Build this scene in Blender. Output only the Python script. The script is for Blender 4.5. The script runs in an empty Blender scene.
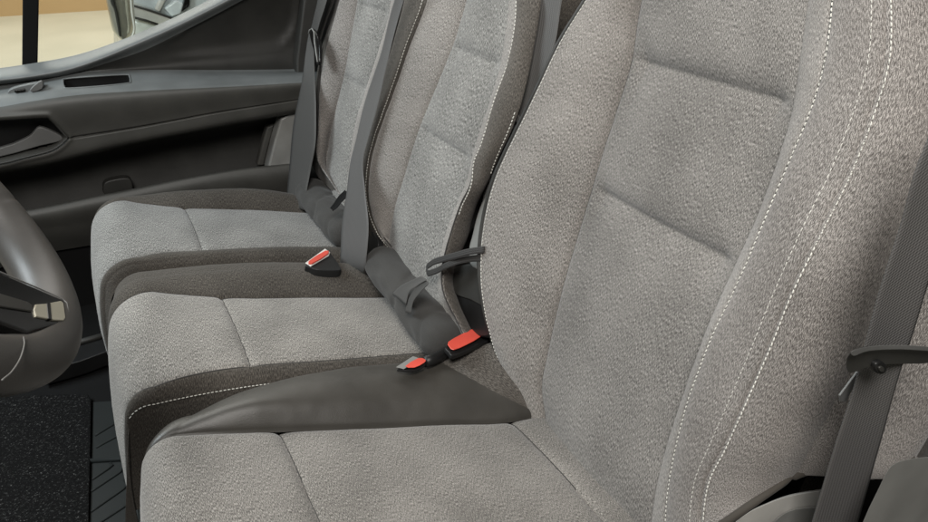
import bpy, math, random
import numpy as np
from mathutils import noise, Vector
random.seed(4)
sc = bpy.context.scene
COL = sc.collection

# ------------------------------------------------------------------ frames
# seat frame S: origin at the lens, X rearward along the cushions, Y across the cab, Z square to the cushions
F = 697.0
Yc = np.array([-414., 366., -F]); Yc /= np.linalg.norm(Yc)
Zt = np.array([0., F * F / 366., F]); Zt /= np.linalg.norm(Zt)
Xt = np.cross(Yc, Zt)
Zs = np.array([434., (F * F + 414 * 434) / 366., F]); Zs /= np.linalg.norm(Zs)
Xs = np.cross(Yc, Zs)
M = np.stack([Xs, Yc, Zs])
CO, SI = float(np.dot(Zt, Zs)), float(np.dot(Xt, Zs))
H = 1.02                                   # lens height over the cab floor

def W(p):                                  # seat frame -> world (cab floor is z = 0)
    p = np.asarray(p, float)
    return np.stack([CO * p[..., 0] + SI * p[..., 2], p[..., 1], -SI * p[..., 0] + CO * p[..., 2] + H], -1)
def Winv(w):
    w = np.asarray(w, float); z = w[..., 2] - H; x = w[..., 0]
    return np.stack([CO * x - SI * z, w[..., 1], SI * x + CO * z], -1)
def proj(p):
    c = np.asarray(p, float) @ M
    return np.stack([464 + F * c[..., 0] / -c[..., 2], 261 - F * c[..., 1] / -c[..., 2]], -1)
def ray(x, y): return M @ np.array([x - 464., 261. - y, -F])
def at(x, y, ax, v):                       # measured point at a known real coordinate (ax: 0 X, 1 Y, 2 Z)
    d = ray(x, y); return d * (v / d[ax])
def atw(x, y, z):                          # point on a world-horizontal level z
    d = ray(x, y); dz = -SI * d[0] + CO * d[2]
    return d * ((z - H) / dz)

# ------------------------------------------------------------------ materials
MAT = {}
def newmat(name):
    m = bpy.data.materials.new(name); m.use_nodes = True; nt = m.node_tree
    return m, nt, nt.nodes, nt.links, nt.nodes['Principled BSDF']
def N(ns, t, **kw):
    n = ns.new(t)
    for k, v in kw.items(): setattr(n, k, v)
    return n
def ramp(ns, stops):
    r = ns.new('ShaderNodeValToRGB'); e = r.color_ramp.elements
    while len(e) < len(stops): e.new(0.5)
    for i, (p, c) in enumerate(stops): e[i].position = p; e[i].color = (*c, 1)
    return r
def uvmap(ns, ln, sx, sy, rot=0):
    uv = N(ns, 'ShaderNodeUVMap'); uv.uv_map = 'uv'
    mp = N(ns, 'ShaderNodeMapping'); mp.inputs['Scale'].default_value = (sx, sy, 1); mp.inputs['Rotation'].default_value = (0, 0, rot)
    ln.new(uv.outputs[0], mp.inputs[0]); return mp
def fabric(name, dark, mid, light, k=1.0, fx=2000, fy=520, rough=.95, bump=.0, rot=0., sheen=.18):
    m, nt, ns, ln, b = newmat(name)
    a = uvmap(ns, ln, fx, fy, rot); c = uvmap(ns, ln, fx * 1.5, fx * 1.1, .3)
    n1 = N(ns, 'ShaderNodeTexNoise'); n1.inputs['Scale'].default_value = 1; n1.inputs['Detail'].default_value = 3; n1.inputs['Roughness'].default_value = .6
    n2 = N(ns, 'ShaderNodeTexNoise'); n2.inputs['Scale'].default_value = 1; n2.inputs['Detail'].default_value = 2
    ln.new(a.outputs[0], n1.inputs[0]); ln.new(c.outputs[0], n2.inputs[0])
    mx = N(ns, 'ShaderNodeMath', operation='MULTIPLY_ADD'); mx.inputs[1].default_value = .34
    ad = N(ns, 'ShaderNodeMath', operation='MULTIPLY'); ad.inputs[1].default_value = .66
    ln.new(n1.outputs[0], ad.inputs[0]); ln.new(n2.outputs[0], mx.inputs[0]); ln.new(ad.outputs[0], mx.inputs[2])
    # broad wear and handling variation
    d = uvmap(ns, ln, 9, 7); n3 = N(ns, 'ShaderNodeTexNoise'); n3.inputs['Scale'].default_value = 1; n3.inputs['Detail'].default_value = 4
    ln.new(d.outputs[0], n3.inputs[0])
    s3 = N(ns, 'ShaderNodeMath', operation='MULTIPLY_ADD'); s3.inputs[1].default_value = .10; ln.new(n3.outputs[0], s3.inputs[0])
    ln.new(mx.outputs[0], s3.inputs[2])
    e = uvmap(ns, ln, fx * .42, fy * .30, .12); n4 = N(ns, 'ShaderNodeTexNoise'); n4.inputs['Scale'].default_value = 1; n4.inputs['Detail'].default_value = 2
    ln.new(e.outputs[0], n4.inputs[0]); s4 = N(ns, 'ShaderNodeMath', operation='MULTIPLY_ADD'); s4.inputs[1].default_value = .05; ln.new(n4.outputs[0], s4.inputs[0]); ln.new(s3.outputs[0], s4.inputs[2])
    sb = N(ns, 'ShaderNodeMath', operation='SUBTRACT'); sb.inputs[1].default_value = .075; ln.new(s4.outputs[0], sb.inputs[0])
    w = .105 / k
    r = ramp(ns, [(.5 - w, dark), (.5, mid), (.5 + w, light)])
    ln.new(sb.outputs[0], r.inputs[0]); ln.new(r.outputs[0], b.inputs['Base Color'])
    b.inputs['Roughness'].default_value = rough
    b.inputs['Specular IOR Level'].default_value = .15
    b.inputs['Sheen Weight'].default_value = sheen; b.inputs['Sheen Roughness'].default_value = .5
    bp = N(ns, 'ShaderNodeBump'); bp.inputs['Strength'].default_value = bump; bp.inputs['Distance'].default_value = .0012
    ln.new(mx.outputs[0], bp.inputs['Height']); ln.new(bp.outputs[0], b.inputs['Normal'])
    MAT[name] = m
def plastic(name, col, rough=.5, grain=.15, spec=.5, scale=1500):
    m, nt, ns, ln, b = newmat(name)
    tc = N(ns, 'ShaderNodeTexCoord')
    n1 = N(ns, 'ShaderNodeTexNoise'); n1.inputs['Scale'].default_value = scale; n1.inputs['Detail'].default_value = 2
    n2 = N(ns, 'ShaderNodeTexNoise'); n2.inputs['Scale'].default_value = 14; n2.inputs['Detail'].default_value = 5
    ln.new(tc.outputs['Object'], n1.inputs[0]); ln.new(tc.outputs['Object'], n2.inputs[0])
    r = ramp(ns, [(.3, tuple(c * .85 for c in col)), (.7, tuple(c * 1.15 for c in col))])
    ln.new(n2.outputs[0], r.inputs[0]); ln.new(r.outputs[0], b.inputs['Base Color'])
    rr = N(ns, 'ShaderNodeMapRange'); rr.inputs[3].default_value = rough * .85; rr.inputs[4].default_value = min(1, rough * 1.2)
    ln.new(n2.outputs[0], rr.inputs[0]); ln.new(rr.outputs[0], b.inputs['Roughness'])
    b.inputs['Specular IOR Level'].default_value = spec
    bp = N(ns, 'ShaderNodeBump'); bp.inputs['Strength'].default_value = grain; bp.inputs['Distance'].default_value = .0006
    ln.new(n1.outputs[0], bp.inputs['Height']); ln.new(bp.outputs[0], b.inputs['Normal'])
    MAT[name] = m; return m
def webbing(name, col):
    m, nt, ns, ln, b = newmat(name)
    a = uvmap(ns, ln, 1, 1)
    w1 = N(ns, 'ShaderNodeTexWave', wave_type='BANDS', bands_direction='X'); w1.inputs['Scale'].default_value = 95; w1.inputs['Distortion'].default_value = .6; w1.inputs['Detail Scale'].default_value = 60
    w2 = N(ns, 'ShaderNodeTexWave', wave_type='BANDS', bands_direction='DIAGONAL'); w2.inputs['Scale'].default_value = 190
    ln.new(a.outputs[0], w1.inputs[0]); ln.new(a.outputs[0], w2.inputs[0])
    mu = N(ns, 'ShaderNodeMath', operation='ADD'); ln.new(w1.outputs['Fac'], mu.inputs[0]); ln.new(w2.outputs['Fac'], mu.inputs[1])
    r = ramp(ns, [(.0, tuple(c * .62 for c in col)), (1, tuple(c * 1.25 for c in col))])
    h = N(ns, 'ShaderNodeMath', operation='MULTIPLY'); h.inputs[1].default_value = .5; ln.new(mu.outputs[0], h.inputs[0])
    ln.new(h.outputs[0], r.inputs[0]); ln.new(r.outputs[0], b.inputs['Base Color'])
    b.inputs['Roughness'].default_value = .62; b.inputs['Specular IOR Level'].default_value = .35
    bp = N(ns, 'ShaderNodeBump'); bp.inputs['Strength'].default_value = .5; bp.inputs['Distance'].default_value = .0006
    ln.new(mu.outputs[0], bp.inputs['Height']); ln.new(bp.outputs[0], b.inputs['Normal'])
    MAT[name] = m

fabric('near_cushion_fabric', (.036, .033, .029), (.118, .110, .100), (.34, .320, .294), 1.1, 1700, 260)
fabric('light_fabric', (.042, .038, .034), (.144, .134, .123), (.40, .375, .348), 1.1, 1700, 260)
fabric('insert_fabric', (.036, .0335, .031), (.114, .107, .099), (.335, .317, .296), 1.1, 1700, 260)
fabric('cushion_fabric', (.041, .038, .034), (.140, .131, .119), (.38, .359, .328), 1.1, 1150, 210)
fabric('light_fabric_cool', (.038, .037, .034), (.132, .129, .121), (.37, .361, .340), 1.1, 1000, 190)  # same cloth, with the cool window light put into its tint
fabric('dark_fabric', (.020, .0175, .015), (.050, .0445, .038), (.118, .106, .092), 1.0, 1000, 200, sheen=.05)
fabric('side_fabric', (.046, .040, .036), (.130, .120, .111), (.36, .335, .312), 1.1, 1400, 230, rot=1.35)
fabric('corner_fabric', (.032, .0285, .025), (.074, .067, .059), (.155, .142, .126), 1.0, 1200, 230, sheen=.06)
fabric('flap_fabric', (.022, .0215, .0205), (.041, .040, .038), (.078, .076, .072), .9, 1000, 800, sheen=.08)
plastic('leatherette', (.040, .037, .032), .42, .5, .5, 900)
plastic('door_plastic', (.052, .051, .046), .5, .3, .4)
plastic('door_light', (.115, .122, .121), .42, .3)
plastic('black_plastic', (.009, .009, .009), .42, .2, .3)
plastic('matt_black', (.006, .006, .006), .85, .3, .12)
plastic('trim_grey', (.20, .20, .19), .38, .25)
plastic('trim_pale', (.42, .41, .385), .35, .2)
plastic('trim_mid', (.10, .10, .097), .45, .3)
plastic('dark_grey', (.026, .0255, .023), .5, .3, .4)
plastic('red_plastic', (.60, .075, .05), .35, .05)
plastic('white_plastic', (.6, .58, .54), .35, .05)
plastic('thread', (.52, .51, .465), .8, .1)
plastic('cord', (.03, .028, .026), .8, .2)
plastic('wheel_leather', (.040, .038, .035), .48, .2, .5, 700)
plastic('gloss_black', (.006, .006, .006), .15, .0, .3)
plastic('silver', (.30, .285, .225), .3, .05)
webbing('belt_dark', (.062, .060, .057))
webbing('belt_near', (.082, .079, .077))
webbing('belt_grey', (.092, .090, .088))
webbing('belt_mid', (.075, .073, .070))
webbing('belt_black', (.028, .027, .026))

# ------------------------------------------------------------------ mesh helpers
def link(me, name, mat, parent, smooth=True):
    o = bpy.data.objects.new(name, me); COL.objects.link(o)
    if mat: me.materials.append(MAT[mat] if isinstance(mat, str) else mat)
    if smooth: me.polygons.foreach_set('use_smooth', [True] * len(me.polygons))
    if parent: o.parent = parent
    return o
def mesh(name, v, faces, mat, parent=None, smooth=True, uv=None, world=False):
    """v in the seat frame unless world; parent is an Empty whose location is subtracted."""
    w = np.asarray(v, float) if world else W(v)
    root = parent
    while root is not None and root.parent is not None: root = root.parent
    if root is not None: w = w - np.array(root.location)
    org = None
    if parent is None:
        org = np.array([(w[:, 0].min() + w[:, 0].max()) / 2, (w[:, 1].min() + w[:, 1].max()) / 2, w[:, 2].min()]); w = w - org
    me = bpy.data.meshes.new(name); me.from_pydata(w.tolist(), [], [tuple(int(i) for i in f) for f in faces]); me.update()
    if uv is not None:
        l = me.uv_layers.new(name='uv'); idx = np.zeros(len(me.loops), dtype=np.int32); me.loops.foreach_get('vertex_index', idx)
        l.data.foreach_set('uv', np.asarray(uv, float)[idx].ravel())
    o = link(me, name, mat, parent, smooth)
    if org is not None: o.location = org
    return o
def thing(name, label, cat, base, group=None):
    o = bpy.data.objects.new(name, None); COL.objects.link(o); o.empty_display_size = .1
    o.location = tuple(W(np.array(base)))
    o['label'] = label; o['category'] = cat
    if group: o['group'] = group
    return o
def tag(o, label, cat, group=None):
    o['label'] = label; o['category'] = cat
    if group: o['group'] = group
    return o
def pch(xs, ys, x):
    """smooth monotone interpolation of columns of ys over xs, linear beyond the ends"""
    xs = np.asarray(xs, float); ys = np.asarray(ys, float)
    o = np.argsort(xs); xs = xs[o]; ys = ys[o]
    h = np.diff(xs); d = (ys[1:] - ys[:-1]) / (h if ys.ndim == 1 else h[:, None])
    m = np.zeros_like(ys)
    if len(xs) == 2: m[:] = d[0]
    else:
        hh = h if ys.ndim == 1 else h[:, None]
        m[1:-1] = (d[:-1] * hh[1:] + d[1:] * hh[:-1]) / (hh[1:] + hh[:-1]); m[0] = d[0]; m[-1] = d[-1]
    x = np.asarray(x, float); k = np.clip(np.searchsorted(xs, x) - 1, 0, len(xs) - 2)
    t = (x - xs[k]) / h[k]; tc = np.clip(t, 0, 1)
    T, hk = (tc, h[k]) if ys.ndim == 1 else (tc[..., None], h[k][..., None])
    r = (2 * T**3 - 3 * T**2 + 1) * ys[k] + (T**3 - 2 * T**2 + T) * hk * m[k] + (-2 * T**3 + 3 * T**2) * ys[k + 1] + (T**3 - T**2) * hk * m[k + 1]
    ex = (t - tc) if ys.ndim == 1 else (t - tc)[..., None]
    return r + ex * hk * np.where(ex < 0, m[0], m[-1])
def across(C, subs, sharp=()):
    """C: R x K x 3 feature points, smooth curve across each row, subs[k] steps in segment k. returns grid, index of every feature, segment id, local t"""
    R, K, _ = C.shape
    h = np.linalg.norm(np.diff(C, axis=1), axis=2) + 1e-6; d = np.diff(C, axis=1) / h[..., None]
    mL = np.zeros_like(C); mR = np.zeros_like(C)
    for k in range(K):
        if k == 0: mL[:, k] = mR[:, k] = d[:, 0]
        elif k == K - 1: mL[:, k] = mR[:, k] = d[:, -1]
        elif k in sharp: mL[:, k] = d[:, k - 1]; mR[:, k] = d[:, k]
        else:
            a, b = h[:, k - 1][:, None], h[:, k][:, None]
            mL[:, k] = mR[:, k] = (d[:, k - 1] * b + d[:, k] * a) / (a + b)
    out = []; seg = []; tt = []; idx = [0]
    for k in range(K - 1):
        n = subs[k]
        for i in range(n):
            t = i / n; hk = h[:, k][:, None]
            out.append((2 * t**3 - 3 * t**2 + 1) * C[:, k] + (t**3 - 2 * t**2 + t) * hk * mR[:, k] + (-2 * t**3 + 3 * t**2) * C[:, k + 1] + (t**3 - t**2) * hk * mL[:, k + 1])
            seg.append(k); tt.append(t)
        idx.append(idx[-1] + n)
    out.append(C[:, -1]); seg.append(K - 2); tt.append(1.0)
    return np.stack(out, 1), idx, np.array(seg), np.array(tt)
def normals(G, flip=1):
    du = np.gradient(G, axis=1); dv = np.gradient(G, axis=0)
    n = np.cross(du, dv); n /= np.linalg.norm(n, axis=2, keepdims=True) + 1e-12
    return n * flip
def arcs(G):
    u = np.concatenate([np.zeros((G.shape[0], 1)), np.cumsum(np.linalg.norm(np.diff(G, axis=1), axis=2), 1)], 1)
    v = np.concatenate([np.zeros((1, G.shape[1])), np.cumsum(np.linalg.norm(np.diff(G, axis=0), axis=2), 0)], 0)
    return u, v
def gfaces(r, c, off=0, flip=False):
    f = []
    for i in range(r - 1):
        for j in range(c - 1):
            a = off + i * c + j; q = (a, a + 1, a + c + 1, a + c)
            f.append(q[::-1] if flip else q)
    return f
def patch(name, G, UV, r0, r1, c0, c1, mat, parent, flip=False):
    g = G[r0:r1 + 1, c0:c1 + 1]; uv = UV[r0:r1 + 1, c0:c1 + 1]
    return mesh(name, g.reshape(-1, 3), gfaces(g.shape[0], g.shape[1], 0, flip), mat, parent, uv=uv.reshape(-1, 2))
def wrinkle(G, amp, scale, seed=0.):
    out = np.zeros(G.shape[:2])
    for i in range(G.shape[0]):
        for j in range(G.shape[1]):
            p = G[i, j]; out[i, j] = noise.noise(Vector((p[0] * scale + seed, p[1] * scale, p[2] * scale)))
    return out * amp
def tubev(path, rad, n=8, cap=True):
    path = np.asarray(path, float); R = len(path)
    rad = np.full(R, rad) if np.isscalar(rad) else np.asarray(rad)
    t = np.gradient(path, axis=0); t /= np.linalg.norm(t, axis=1, keepdims=True) + 1e-12
    a = np.array([0.3, 0.2, 1.0]); u = np.cross(t, a); bad = np.linalg.norm(u, axis=1) < .1
    u[bad] = np.cross(t[bad], [1, 0, .2]); u /= np.linalg.norm(u, axis=1, keepdims=True); w = np.cross(t, u)
    th = np.linspace(0, 2 * np.pi, n, endpoint=False)
    v = path[:, None] + rad[:, None, None] * (np.cos(th)[None, :, None] * u[:, None] + np.sin(th)[None, :, None] * w[:, None])
    f = []
    for i in range(R - 1):
        for j in range(n):
            a_, b_ = i * n + j, i * n + (j + 1) % n
            f.append((a_, b_, b_ + n, a_ + n))
    if cap: f.append(tuple(range(n))[::-1]); f.append(tuple(range((R - 1) * n, R * n)))
    return v.reshape(-1, 3), f
def tube(name, path, rad, mat, parent=None, n=8):
    v, f = tubev(path, rad, n); return mesh(name, v, f, mat, parent)
def resample(path, step):
    path = np.asarray(path); s = np.concatenate([[0], np.cumsum(np.linalg.norm(np.diff(path, axis=0), axis=1))])
    n = max(2, int(s[-1] / step) + 1); q = np.linspace(0, s[-1], n)
    return np.stack([np.interp(q, s, path[:, k]) for k in range(3)], 1)
def stitches(name, path, nrm, parent, pitch=.0062, rad=.0009, side=None, slant=.0, lift=.0008, mat='thread'):
    """a seam's row of little thread stitches, laid on the cloth"""
    P = resample(path, pitch); s0 = np.linspace(0, 1, len(path)); s1 = np.linspace(0, 1, len(P))
    NN = np.stack([np.interp(s1, s0, nrm[:, k]) for k in range(3)], 1)
    V = []; FF = []
    t = np.gradient(P, axis=0); t /= np.linalg.norm(t, axis=1, keepdims=True)
    for i in range(len(P)):
        b = np.cross(NN[i], t[i]); dr = t[i] + b * (slant + random.uniform(-.06, .06))
        c = P[i] + NN[i] * lift; L = pitch * .37
        q = np.array([-1, -.7, 0, .7, 1]); z = np.array([-.0006, 0, .0003, 0, -.0006])
        path_ = c + q[:, None] * dr * L + z[:, None] * NN[i]
        v, f = tubev(path_, np.array([.35, .9, 1, .9, .35]) * rad, 6); o = sum(len(x) for x in V)
        V.append(v); FF += [tuple(a + o for a in x) for x in f]
    return mesh(name, np.concatenate(V), FF, mat, parent)
def ribbon(name, L, R, mat, parent=None, th=.0013, n=60, cup=.0, m=10, fold=None):
    """webbing between two measured edges, with thickness and rolled selvedges"""
    s = np.linspace(0, 1, n)
    def rs(a):
        a = np.asarray(a, float); k = np.concatenate([[0], np.cumsum(np.linalg.norm(np.diff(a, axis=0), axis=1))]); return pch(k / k[-1], a, s)
    L, R = rs(L), rs(R); t = np.linspace(0, 1, m)
    G = L[:, None] * (1 - t)[None, :, None] + R[:, None] * t[None, :, None]
    Nn = normals(G); prof = np.sin(np.pi * t)
    wv = np.array([noise.noise(Vector((i * .09, 3.1 + cup * 50, 0))) for i in range(n)])
    G = G + Nn * (cup * prof[None, :, None] + .0012 * wv[:, None, None] * (t[None, :, None] - .5))
    u, v = arcs(G); UV = np.stack([np.broadcast_to(u.mean(0), u.shape), np.broadcast_to(v.mean(1, keepdims=True), v.shape)], -1)
    e = th / 2 * np.where((t < .001) | (t > .999), .35, 1.)
    A = G + Nn * e[None, :, None]; B = G - Nn * e[None, :, None]
    V = np.concatenate([A.reshape(-1, 3), B.reshape(-1, 3)]); uv = np.concatenate([UV.reshape(-1, 2)] * 2)
    k = n * m; f = gfaces(n, m) + gfaces(n, m, k, True)
    for i in range(n - 1):
        f.append((i * m, (i + 1) * m, k + (i + 1) * m, k + i * m)); a = i * m + m - 1; f.append((a + m, a, k + a, k + a + m))
    for j in range(m - 1):
        f.append((j + 1, j, k + j, k + j + 1)); a = (n - 1) * m + j; f.append((a, a + 1, k + a + 1, k + a))
    return mesh(name, V, f, mat, parent, uv=uv)
def bevel(o, w=.003, seg=3, ang=30):
    b = o.modifiers.new('edge', 'BEVEL'); b.width = w; b.segments = seg; b.limit_method = 'ANGLE'; b.angle_limit = math.radians(ang)
    return o
def smoothpoly(pts, k=5):
    """closed outline through the points, rounded"""
    p = np.asarray(pts, float); n = len(p); out = []
    for i in range(n):
        a, b, c, d = p[(i - 1) % n], p[i], p[(i + 1) % n], p[(i + 2) % n]
        for j in range(k):
            t = j / k; out.append(.5 * ((2 * b) + (-a + c) * t + (2 * a - 5 * b + 4 * c - d) * t * t + (-a + 3 * b - 3 * c + d) * t**3))
    return np.array(out)
def solid(name, poly3, ext, mat, parent=None, bev=.003, seg=3):
    """a plate: closed 3D outline pushed along ext, with rounded edges"""
    p = np.asarray(poly3, float); n = len(p); e = np.asarray(ext, float)
    V = np.concatenate([p, p + e]); f = [tuple(range(n)), tuple(range(2 * n - 1, n - 1, -1))]
    for i in range(n): j = (i + 1) % n; f.append((j, i, i + n, j + n))
    o = mesh(name, V, f, mat, parent, smooth=True)
    import bmesh
    bm = bmesh.new(); bm.from_mesh(o.data); bmesh.ops.recalc_face_normals(bm, faces=bm.faces); bm.to_mesh(o.data); bm.free()
    if bev: bevel(o, bev, seg, 35)
    w = o.modifiers.new('shade', 'WEIGHTED_NORMAL')
    return o
def pxpoly(pts, ax, v, rnd=0):
    if rnd: pts = smoothpoly(pts, rnd)
    return np.array([at(x, y, ax, v) for x, y in pts])
def box(name, lo, hi, mat, parent=None, bev=.004, world=False):
    lo = np.array(lo, float); hi = np.array(hi, float)
    v = np.array([[(lo, hi)[(i >> k) & 1][k] for k in range(3)] for i in range(8)])
    f = [(0, 2, 3, 1), (4, 5, 7, 6), (0, 1, 5, 4), (2, 6, 7, 3), (0, 4, 6, 2), (1, 3, 7, 5)]
    o = mesh(name, v, f, mat, parent, smooth=False, world=world)
    if bev: bevel(o, bev, 3)
    return o
def sdf(poly, q):
    """signed distance (negative inside) of points q (n x 2) to a closed outline"""
    poly = np.asarray(poly, float); d = np.full(len(q), 1e9); ins = np.zeros(len(q), bool)
    for i in range(len(poly)):
        a = poly[i]; b = poly[(i + 1) % len(poly)]; ab = b - a; t = np.clip(((q - a) @ ab) / (ab @ ab + 1e-9), 0, 1)
        d = np.minimum(d, np.linalg.norm(q - (a + t[:, None] * ab), axis=1))
        c = (a[1] > q[:, 1]) != (b[1] > q[:, 1])
        xi = a[0] + (q[:, 1] - a[1]) / (b[1] - a[1] + 1e-12) * ab[0]; ins ^= c & (q[:, 0] < xi)
    return np.where(ins, -d, d)
def sstep(a, b, x): t = np.clip((x - a) / (b - a), 0, 1); return t * t * (3 - 2 * t)

# ------------------------------------------------------------------ backrests
def backrest(feats, subs, sharp, ztop, R=210, grooves=(), puffs={}, cross=(), wr=.0012, seed=0.):
    """feats: each ('px', [(x, y, X)...], zbot) or ('off', k, (dx, dy), zbot) relative to feature k or ('xy', X, Y, zbot)"""
    t = np.linspace(0, 1, R); zmin = min(f[-1] for f in feats)
    zref = zmin + (ztop - zmin) * t
    K = len(feats); C = np.zeros((R, K, 3))
    Z = []
    for f in feats:
        zb = f[-1]; t0 = .45
        Z.append(zref + (zb - zmin) * np.clip(1 - t / t0, 0, 1)**1.5)
    for k, f in enumerate(feats):
        if f[0] == 'px':
            p = np.array([at(x, y, 0, X) for x, y, X in f[1]])
            xy = pch(p[:, 2], p[:, :2], Z[k])
        elif f[0] == 'xy': xy = np.stack([np.full(R, f[1]), np.full(R, f[2])], 1)
        else: xy = None
        if xy is not None: C[:, k, :2] = xy
        C[:, k, 2] = Z[k]
    for k, f in enumerate(feats):
        if f[0] == 'off':
            p = feats[f[1]]; q = np.array([at(x, y, 0, X) for x, y, X in p[1]])
            C[:, k, :2] = pch(q[:, 2], q[:, :2], Z[k]) + np.array(f[2])
    # round the shoulders over the last stretch
    k0 = np.clip((zref - (ztop - .07)) / .07, 0, 1)
    mid = C[:, 1:-1, :2].mean(1, keepdims=True)
    sh = 1 - .30 * (1 - np.sqrt(np.clip(1 - k0**2, 0, 1)))[:, None, None]
    C[:, :, :2] = mid + (C[:, :, :2] - mid) * sh
    G, idx, seg, tt = across(C, subs, sharp)
    n = normals(G)
    if n[R // 2, (idx[2] + idx[3]) // 2, 0] > 0: n = -n
    u, v = arcs(G); D = np.zeros(G.shape[:2])
    for k, a in puffs.items():
        j = seg == k; D[:, j] += a * (np.sin(np.pi * tt[j])[None] ** .8)
    for k, dep, w in grooves:
        D -= dep * np.exp(-np.abs(u - u[:, idx[k]][:, None]) / w)
    for (ka, kb, zs, dep, up, dn) in cross:      # cross seams: upper pad overhangs, lower pad starts crisp
        ja, jb = idx[ka], idx[kb]; dz = G[..., 2] - zs(np.linspace(-(ja) / (jb - ja), (G.shape[1] - 1 - ja) / (jb - ja), G.shape[1]))[None]
        g = np.where(dz > 0, np.exp(-(dz / up)), np.exp(dz / dn)) * dep
        jj = np.arange(G.shape[1]); e = np.clip(np.minimum(jj - ja, jb - jj) / 8., 0, 1); D -= g * e[None]
    D += wrinkle(G, wr, 9, seed) + wrinkle(G, wr * .35, 38, seed + 5)
    G = G + n * D[..., None]
    u, v = arcs(G); UV = np.stack([np.broadcast_to(u.mean(0), u.shape), np.broadcast_to(v.mean(1, keepdims=True), v.shape)], -1)
    return G, n, idx, UV
def capmesh(G, name, mat, parent):          # closes the shoulders of a backrest
    a = G[-1]; c = a.mean(0); c[2] += .03; m = len(a); rings = [a]
    for s in (.85, .6, .3): rings.append(c + (a - c) * np.array([s, s, 1.0]) + np.array([0, 0, .03 * (1 - s)]) - (a - c) * [0, 0, 1 - s] * 0)
    V = np.concatenate(rings + [c[None]]); f = []
    for r in range(3): f += [(r * m + j, r * m + j + 1, (r + 1) * m + j + 1, (r + 1) * m + j) for j in range(m - 1)]
    f += [(3 * m + j, 3 * m + j + 1, 4 * m) for j in range(m - 1)]
    return mesh(name, V, f, mat, parent, uv=V[:, :2])

# ---- driver's seat
drv = thing('driver_seat', 'largest and nearest heather grey cloth seat, white stitched bolsters and smooth dark leatherette cushion edge', 'seat', (.45, .61, -.98), 'three grey cloth van seats')
ks = lambda zc: (lambda s: zc + 0 * s)
dfe = [
    ('xy', .84, .80, -.62),
    ('px', [(596, -25, .70), (585, 0, .70), (562, 38, .70), (538, 85, .69), (520, 120, .69), (504, 150, .69), (490, 180, .69), (481, 215, .69), (477, 250, .69), (478, 290, .69), (486, 330, .70), (500, 365, .72), (514, 388, .73), (532, 410, .74)], -.60),
    ('px', [(600, -25, .67), (584, 0, .665), (560, 38, .655), (537, 85, .645), (520, 120, .64), (505, 150, .635), (492, 180, .63), (483, 215, .63), (479, 250, .63), (480, 290, .635), (488, 330, .65), (502, 365, .675), (516, 388, .69), (534, 408, .715)], -.605),
    ('px', [(648, -25, .72), (640, 0, .715), (630, 60, .71), (612, 120, .705), (590, 190, .70), (572, 250, .70), (556, 310, .70), (545, 360, .70), (540, 390, .702), (544, 420, .71)], -.66),
    ('px', [(812, -25, .72), (808, 0, .715), (800, 53, .71), (792, 106, .706), (779, 155, .703), (762, 205, .70), (736, 265, .698), (709, 327, .695), (685, 390, .692), (666, 445, .692), (654, 500, .695), (650, 530, .70)], -.66),
    ('px', [(833, -25, .695), (831, 0, .69), (825, 50, .68), (812, 100, .672), (790, 155, .665), (765, 215, .658), (735, 285, .655), (705, 350, .655), (685, 405, .658), (672, 460, .662), (666, 500, .667), (664, 530, .67)], -.64),
    ('px', [(887, -25, .685), (886.5, 0, .68), (884, 64, .67), (871, 110, .66), (846, 175, .65), (813, 241, .64), (788, 294, .64), (767, 347, .64), (745, 398, .645), (724, 444, .65), (705, 483, .655), (700, 522, .66), (700, 545, .66)], -.52),
    ('off', 6, (.075, -.050), -.415),
    ('xy', .80, .272, -.345),
    ('xy', .90, .31, -.32),
    ('xy', .92, .42, -.60)]
G, n, ix, UV = backrest(dfe, [14, 6, 40, 90, 22, 26, 30, 22, 12, 10], (2, 3, 4, 5, 6), .14, 300,
    grooves=[(2, .004, .004), (3, .0045, .004), (4, .001, .008), (5, .004, .003), (6, .003, .004)],
    puffs={2: .013, 3: .010, 4: .003, 5: .007, 6: .014, 7: .006},
    cross=[(3, 4, ks(-.222), .016, .013, .040), (3, 4, ks(-.031), .019, .014, .040)], wr=.0016, seed=1.)
br = patch('backrest', G, UV, 0, 299, ix[3], ix[4], 'insert_fabric', drv)
patch('side_bolster', G, UV, 0, 299, ix[2], ix[3], 'light_fabric', br)
patch('side_bolster', G, UV, 0, 299, ix[4], ix[5], 'light_fabric', br)
patch('side_bolster', G, UV, 0, 299, ix[5], ix[6], 'side_fabric', br)
patch('side_panel', G, UV, 0, 299, ix[6], ix[8], 'side_fabric', br)
patch('side_panel', G, UV, 0, 299, ix[0], ix[2], 'dark_fabric', br)
patch('back_panel', G, UV, 0, 299, ix[8], ix[10], 'dark_fabric', br)
capmesh(G, 'shoulder_panel', 'side_fabric', br)
tube('piping', G[4:290, ix[2]] + n[4:290, ix[2]] * .001 + np.array([0, .0028, 0]), .0036, 'dark_grey', br)
tube('piping', G[4:290, ix[5]] + n[4:290, ix[5]] * -.0005, .0014, 'cord', br)
tube('piping', G[4:290, ix[3]] - n[4:290, ix[3]] * .0004, .0009, 'cord', br)
stitches('stitching', G[6:288, ix[2] + 2], n[6:288, ix[2] + 2], br, rad=.0008)
stitches('stitching', G[6:288, ix[5] + 1], n[6:288, ix[5] + 1], br, rad=.00078, pitch=.0060)
stitches('stitching', G[6:288, ix[6] + 1], n[6:288, ix[6] + 1], br, rad=.00078, pitch=.0060)
stitches('stitching', G[6:288, ix[6] - 5], n[6:288, ix[6] - 5], br, rad=.0005, lift=-.0001, mat='thread')
tube('hem', G[0, ix[6]:ix[8]], .005, 'dark_fabric', br)

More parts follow.
